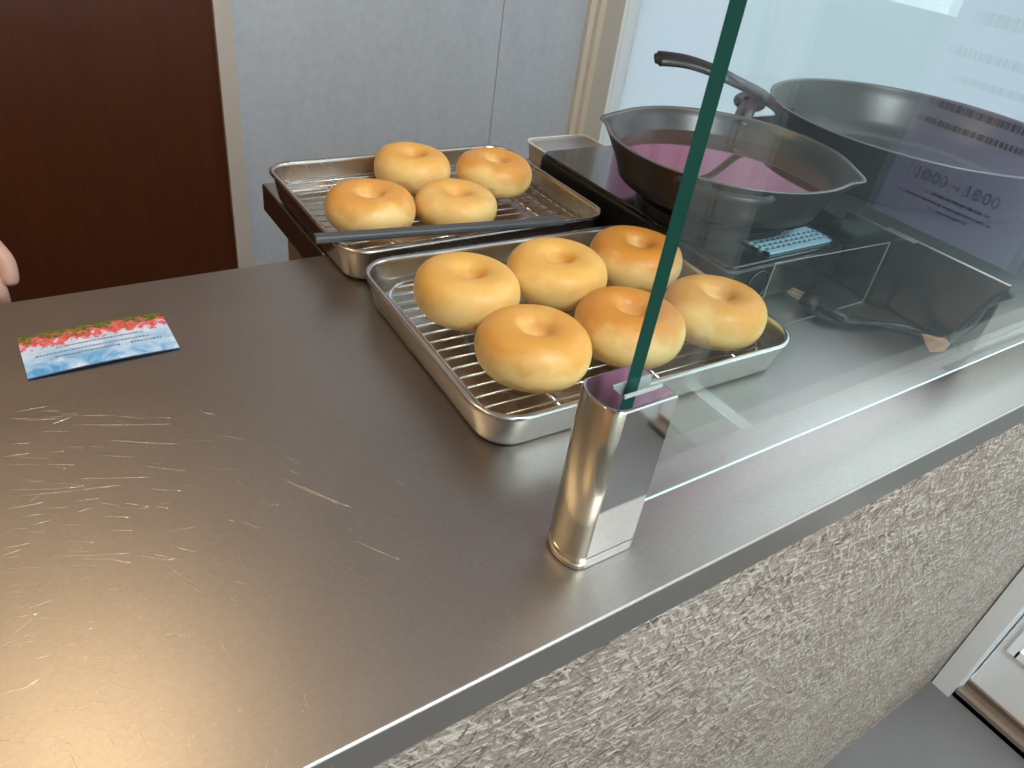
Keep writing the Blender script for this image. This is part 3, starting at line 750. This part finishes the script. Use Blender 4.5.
for (u0, u1, vv, hh) in ((-.28, .30, .06, .030), (-.42, .34, -.06, .030), (-.30, .12, -.16, .036), (.20, .42, -.16, .04)):
    x = u0 * cw
    while x < u1 * cw:
        l_ = rr_.uniform(.0006, .0018); y = vv * chh; box(bm, x, x + l_, y - hh * chh / 2 * rr_.uniform(.5, 1), y + hh * chh / 2 * rr_.uniform(.5, 1), cz(x) - .0002, cz(x)); x += l_ + .0007
tag(link('fine_print', bm, mat('print_ink', (.12, .13, .2), .5), root), kind='stuff')

# ---------------------------------------------------------------- notice on the glazed door, readable from outside
NY0, NY1, NZ0, NZ1 = -.315, -.03, -.137, .28
nt_ = empty('opening_hours_notice', (XR + .017, (NY0 + NY1) / 2, (NZ0 + NZ1) / 2)); tag(nt_, 'paper opening hours notice stuck on the glazed door, seen reflected in the glass', 'notice')
m = mat('translucent_paper', (.62, .61, .74), .7); 
_tr = N(m, 'ShaderNodeBsdfTranslucent'); _tr.inputs[0].default_value = (.62, .61, .74, 1); _mx = N(m, 'ShaderNodeMixShader'); _mx.inputs[0].default_value = .5
L(m, P(m).outputs[0], _mx.inputs[1]); L(m, _tr.outputs[0], _mx.inputs[2]); L(m, _mx.outputs[0], m.node_tree.nodes['Material Output'].inputs[0])
under(bx('sheet', (XR + .0165, XR + .0175, NY0, NY1, NZ0, NZ1), m), nt_)
inkm = mat('notice_ink', (.12, .11, .18), .6)
def notice_text(s, size, y, z, name='print'):
    cu = bpy.data.curves.new(name, 'FONT'); cu.body = s; cu.size = size; cu.align_x = 'CENTER'; cu.extrude = .0002
    o_ = bpy.data.objects.new(name, cu); COL.objects.link(o_)
    bpy.context.view_layer.update(); me_ = bpy.data.meshes.new_from_object(o_.evaluated_get(bpy.context.evaluated_depsgraph_get()))
    bpy.data.objects.remove(o_); me_.materials.append(inkm)
    o2 = bpy.data.objects.new(name, me_); COL.objects.link(o2)
    # reads correctly from outside (+X side); ink shows through on the inside
    o2.matrix_world = Matrix.Translation((XR + .0160, y, z)) @ Matrix(((0, 0, 1), (1, 0, 0), (0, 1, 0))).to_4x4()
    o2.parent = nt_; o2.matrix_parent_inverse = Matrix.Translation(-nt_.location); return o2
notice_text('10:00 ~ 18:00', .029, -.188, -.052, 'opening_hours')
bm = bmesh.new(); rr_ = random.Random(5)
for (z, u0, u1, hh) in ((-.068, -.22, -.12, .005), (-.082, -.27, -.10, .004), (-.094, -.2, -.14, .004), (.045, -.29, -.06, .010), (.075, -.28, -.05, .012), (.12, -.26, -.08, .012), (.16, -.29, -.05, .014), (.215, -.27, -.07, .02)):
    y = u0
    while y < u1:
        l_ = rr_.uniform(.004, .012); box(bm, XR + .0158, XR + .0162, y, y + l_, z - hh / 2, z + hh / 2); y += l_ + .003
tag(under(link('small_print', bm, inkm), nt_), kind='stuff')

# pink fabric banner high on the right-hand wall of the kitchen
bm = bmesh.new(); NX = 60; g_ = []
for i_ in range(NX + 1):
    y = .80 + .66 * i_ / NX; g_.append([bm.verts.new((XR - .022 - .012 * math.sin(i_ * .9), y, z)) for z in (.29, 1.25)])
for i_ in range(NX): bm.faces.new((g_[i_][0], g_[i_ + 1][0], g_[i_ + 1][1], g_[i_][1]))
r_ = bmesh.ops.solidify(bm, geom=list(bm.faces), thickness=.002)
root = empty('pink_curtain', (XR - .03, 1.38, 1.26)); tag(root, 'pink hanging curtain on the white wall beyond the pans', 'curtain')
under(link('cloth', bm, mat('pink_fabric', (.80, .50, .66), .8), None, True), root)
bm = bmesh.new(); tube(bm, [(XR - .022, .785, 1.255), (XR - .022, 1.475, 1.255)], .007, 10); under(link('rod', bm, M['wire'], None, True), root)

# ---------------------------------------------------------------- warm ceiling lamps of the kitchen, and an added white fill lamp
WARM = (1.0, .73, .42)
def ceiling_lamp(x, y, r, power, label, color=WARM):
    root = empty('ceiling_lamp', (x, y, CZ)); tag(root, label, 'lamp')
    bm = bmesh.new(); bmesh.ops.create_cone(bm, cap_ends=True, segments=40, radius1=r + .01, radius2=r + .02, depth=.03, matrix=Matrix.Translation((0, 0, -.0155))); link('lamp_base', bm, M['white'], root)
    l = bpy.data.lights.new('bulb', 'AREA'); l.shape = 'DISK'; l.size = 2 * r; l.energy = power; l.color = color
    o_ = bpy.data.objects.new('bulb', l); COL.objects.link(o_); o_.parent = root; o_.location = (0, 0, -.034)
ceiling_lamp(-.17, 1.04, .13, 3.8, 'round warm ceiling lamp above the kitchen side of the counter')
ceiling_lamp(.45, -.75, .20, 30, 'white fill lamp, added out of view above the customer side of the counter', (.88, .95, 1.0))  # added to brighten the room, placed where the worktop does not mirror it
ceiling_lamp(-.95, .25, .14, 3, 'round warm ceiling lamp above the left end of the counter')

# ---------------------------------------------------------------- the shop worker whose hand shows at the left edge
def skin(name, nodes, edges, material, parent=None, sub=2, root=0):
    me_ = bpy.data.meshes.new(name); me_.from_pydata([n_[0] for n_ in nodes], edges, [])
    o_ = bpy.data.objects.new(name, me_); COL.objects.link(o_)
    md_ = o_.modifiers.new('skin', 'SKIN'); me_.skin_vertices or None
    for k, n_ in enumerate(nodes): me_.skin_vertices[0].data[k].radius = (n_[1], n_[1] if len(n_) < 3 else n_[2])
    me_.skin_vertices[0].data[root].use_root = True
    md_.use_smooth_shade = True
    s_ = o_.modifiers.new('sub', 'SUBSURF'); s_.levels = sub; s_.render_levels = sub
    me_.materials.append(material)
    if parent is not None: under(o_, parent)
    return o_
M['skin'] = mat('skin', (.62, .36, .27), .5, 0, .4, 0, .15)
px_, py_ = -.33, .95
ps = empty('person', (px_, py_, FZ)); tag(ps, 'person in a dark shirt behind the counter, one hand at the left edge', 'person')
S = lambda x, y, z: (px_ + x, py_ + y, z)
FY = -.082
hx, hy, hz = -.053, .80, .014                       # wrist
body = [ (S(0, 0, -.02), .115, .09), (S(0, 0, .10), .11, .085), (S(0, 0, .30), .13, .09), (S(0, 0, .42), .07, .06), (S(0, -.005, .47), .050), (S(0, -.01, .53), .065), (S(0, -.012, .60), .078), (S(0, -.008, .66), .055),
         (S(.15, 0, .385), .048), ((-.17, .90, .10), .036), ((hx, hy + .02, .0), .024), ((hx, hy, hz), .021),
         (S(-.15, 0, .385), .048), (S(-.19, .02, .12), .038), (S(-.2, -.02, -.09), .024), (S(-.2, -.03, -.17), .030),
         (S(.075, 0, -.12), .075), (S(.08, .01, -.48), .052), (S(.08, .03, -.86), .035), (S(.08, -.09, -.895), .03),
         (S(-.075, 0, -.12), .075), (S(-.08, .01, -.48), .052), (S(-.08, .03, -.86), .035), (S(-.08, -.09, -.895), .03),
         ((hx + .004, hy - .018, hz - .030), .023, .018), ((hx + .006, hy - .028, hz - .052), .024, .016)]
ed = [(0, 1), (1, 2), (2, 3), (3, 4), (4, 5), (5, 6), (6, 7), (2, 8), (8, 9), (9, 10), (10, 11), (2, 12), (12, 13), (13, 14), (14, 15), (0, 16), (16, 17), (17, 18), (18, 19), (0, 20), (20, 21), (21, 22), (22, 23), (11, 24), (24, 25)]
# five fingers, unequal, loosely curled, growing out of the palm
base = Vector(body[25][0]); 
for k, (dx, ln) in enumerate(((-.017, .058), (-.006, .066), (.005, .062), (.015, .050))):
    b0 = len(body)
    body += [((base.x + dx, base.y - .002, base.z - .008), .0085), ((base.x + dx * 1.05, base.y - .012, base.z - ln * .5), .008), ((base.x + dx * 1.05, base.y - .004, base.z - ln * .8), .0072), ((base.x + dx, base.y + .010, base.z - ln * .95), .0062)]
    ed += [(25, b0), (b0, b0 + 1), (b0 + 1, b0 + 2), (b0 + 2, b0 + 3)]
b0 = len(body); w0 = Vector(body[24][0])
body += [((w0.x + .020, w0.y + .004, w0.z - .004), .0105), ((w0.x + .030, w0.y - .010, w0.z - .022), .0095), ((w0.x + .028, w0.y - .020, w0.z - .042), .008)]
ed += [(24, b0), (b0, b0 + 1), (b0 + 1, b0 + 2)]
nb = len(body)
body += [(S(0, FY + .004, .590), .011), (S(0, FY - .012, .566), .0125), (S(.078, .0, .585), .013), (S(-.078, .0, .585), .013)]
ed += [(6, nb), (nb, nb + 1), (6, nb + 2), (6, nb + 3)]
skin('body', body, ed, M['skin'], ps)
shirt = mat('dark_cloth', (.05, .05, .06), .8); trous = mat('grey_trousers', (.08, .08, .09), .8)
skin('shirt', [(S(0, 0, -.20), .165, .135), (S(0, 0, .06), .15, .125), (S(0, 0, .30), .150, .115), (S(0, 0, .40), .08, .075), (S(.155, 0, .38), .062), ((-.175, .91, .16), .05), (S(-.155, 0, .38), .062), (S(-.18, .015, .19), .052)],
     [(0, 1), (1, 2), (2, 3), (2, 4), (4, 5), (2, 6), (6, 7)], shirt, ps)
skin('trousers', [(S(0, 0, -.06), .13, .10), (S(.078, 0, -.14), .088), (S(.082, .01, -.48), .065), (S(.082, .03, -.82), .055), (S(-.078, 0, -.14), .088), (S(-.082, .01, -.48), .065), (S(-.082, .03, -.82), .055)], [(0, 1), (1, 2), (2, 3), (0, 4), (4, 5), (5, 6)], trous, ps)
skin('hair', [(S(0, .045, .53), .062), (S(0, .035, .61), .090), (S(0, .012, .665), .078)], [(0, 1), (1, 2)], mat('black_hair', (.02, .015, .012), .5), ps)
eye_w = mat('eye_white', (.75, .74, .72), .25); iris = mat('dark_iris', (.03, .02, .015), .15); brow = mat('dark_brow', (.03, .02, .015), .7); lipm = mat('lip', (.50, .20, .17), .5)
FY = -.012 - .070                                    # front of the face
for sd in (-1, 1):
    bm = bmesh.new(); bmesh.ops.create_uvsphere(bm, u_segments=16, v_segments=10, radius=.0115, matrix=Matrix.Translation(S(sd * .027, FY + .007, .595)) @ Matrix.Diagonal((1, .8, .6, 1))); e_ = under(link('eye', bm, eye_w, None, True), ps)
    bm = bmesh.new(); bmesh.ops.create_uvsphere(bm, u_segments=12, v_segments=8, radius=.0052, matrix=Matrix.Translation(S(sd * .027, FY + .0005, .595))); i2 = link('iris', bm, iris, None, True); i2.parent = e_
    bm = bmesh.new(); tube(bm, [S(sd * .014, FY + .001, .612), S(sd * .028, FY, .617), S(sd * .042, FY + .008, .612)], .0025, 8); under(link('eyebrow', bm, brow, None, True), ps)
bm = bmesh.new(); tube(bm, [S(-.020, FY + .006, .540), S(-.008, FY + .001, .543), S(.008, FY + .001, .543), S(.020, FY + .006, .540)], .0042, 8); under(link('mouth', bm, lipm, None, True), ps)
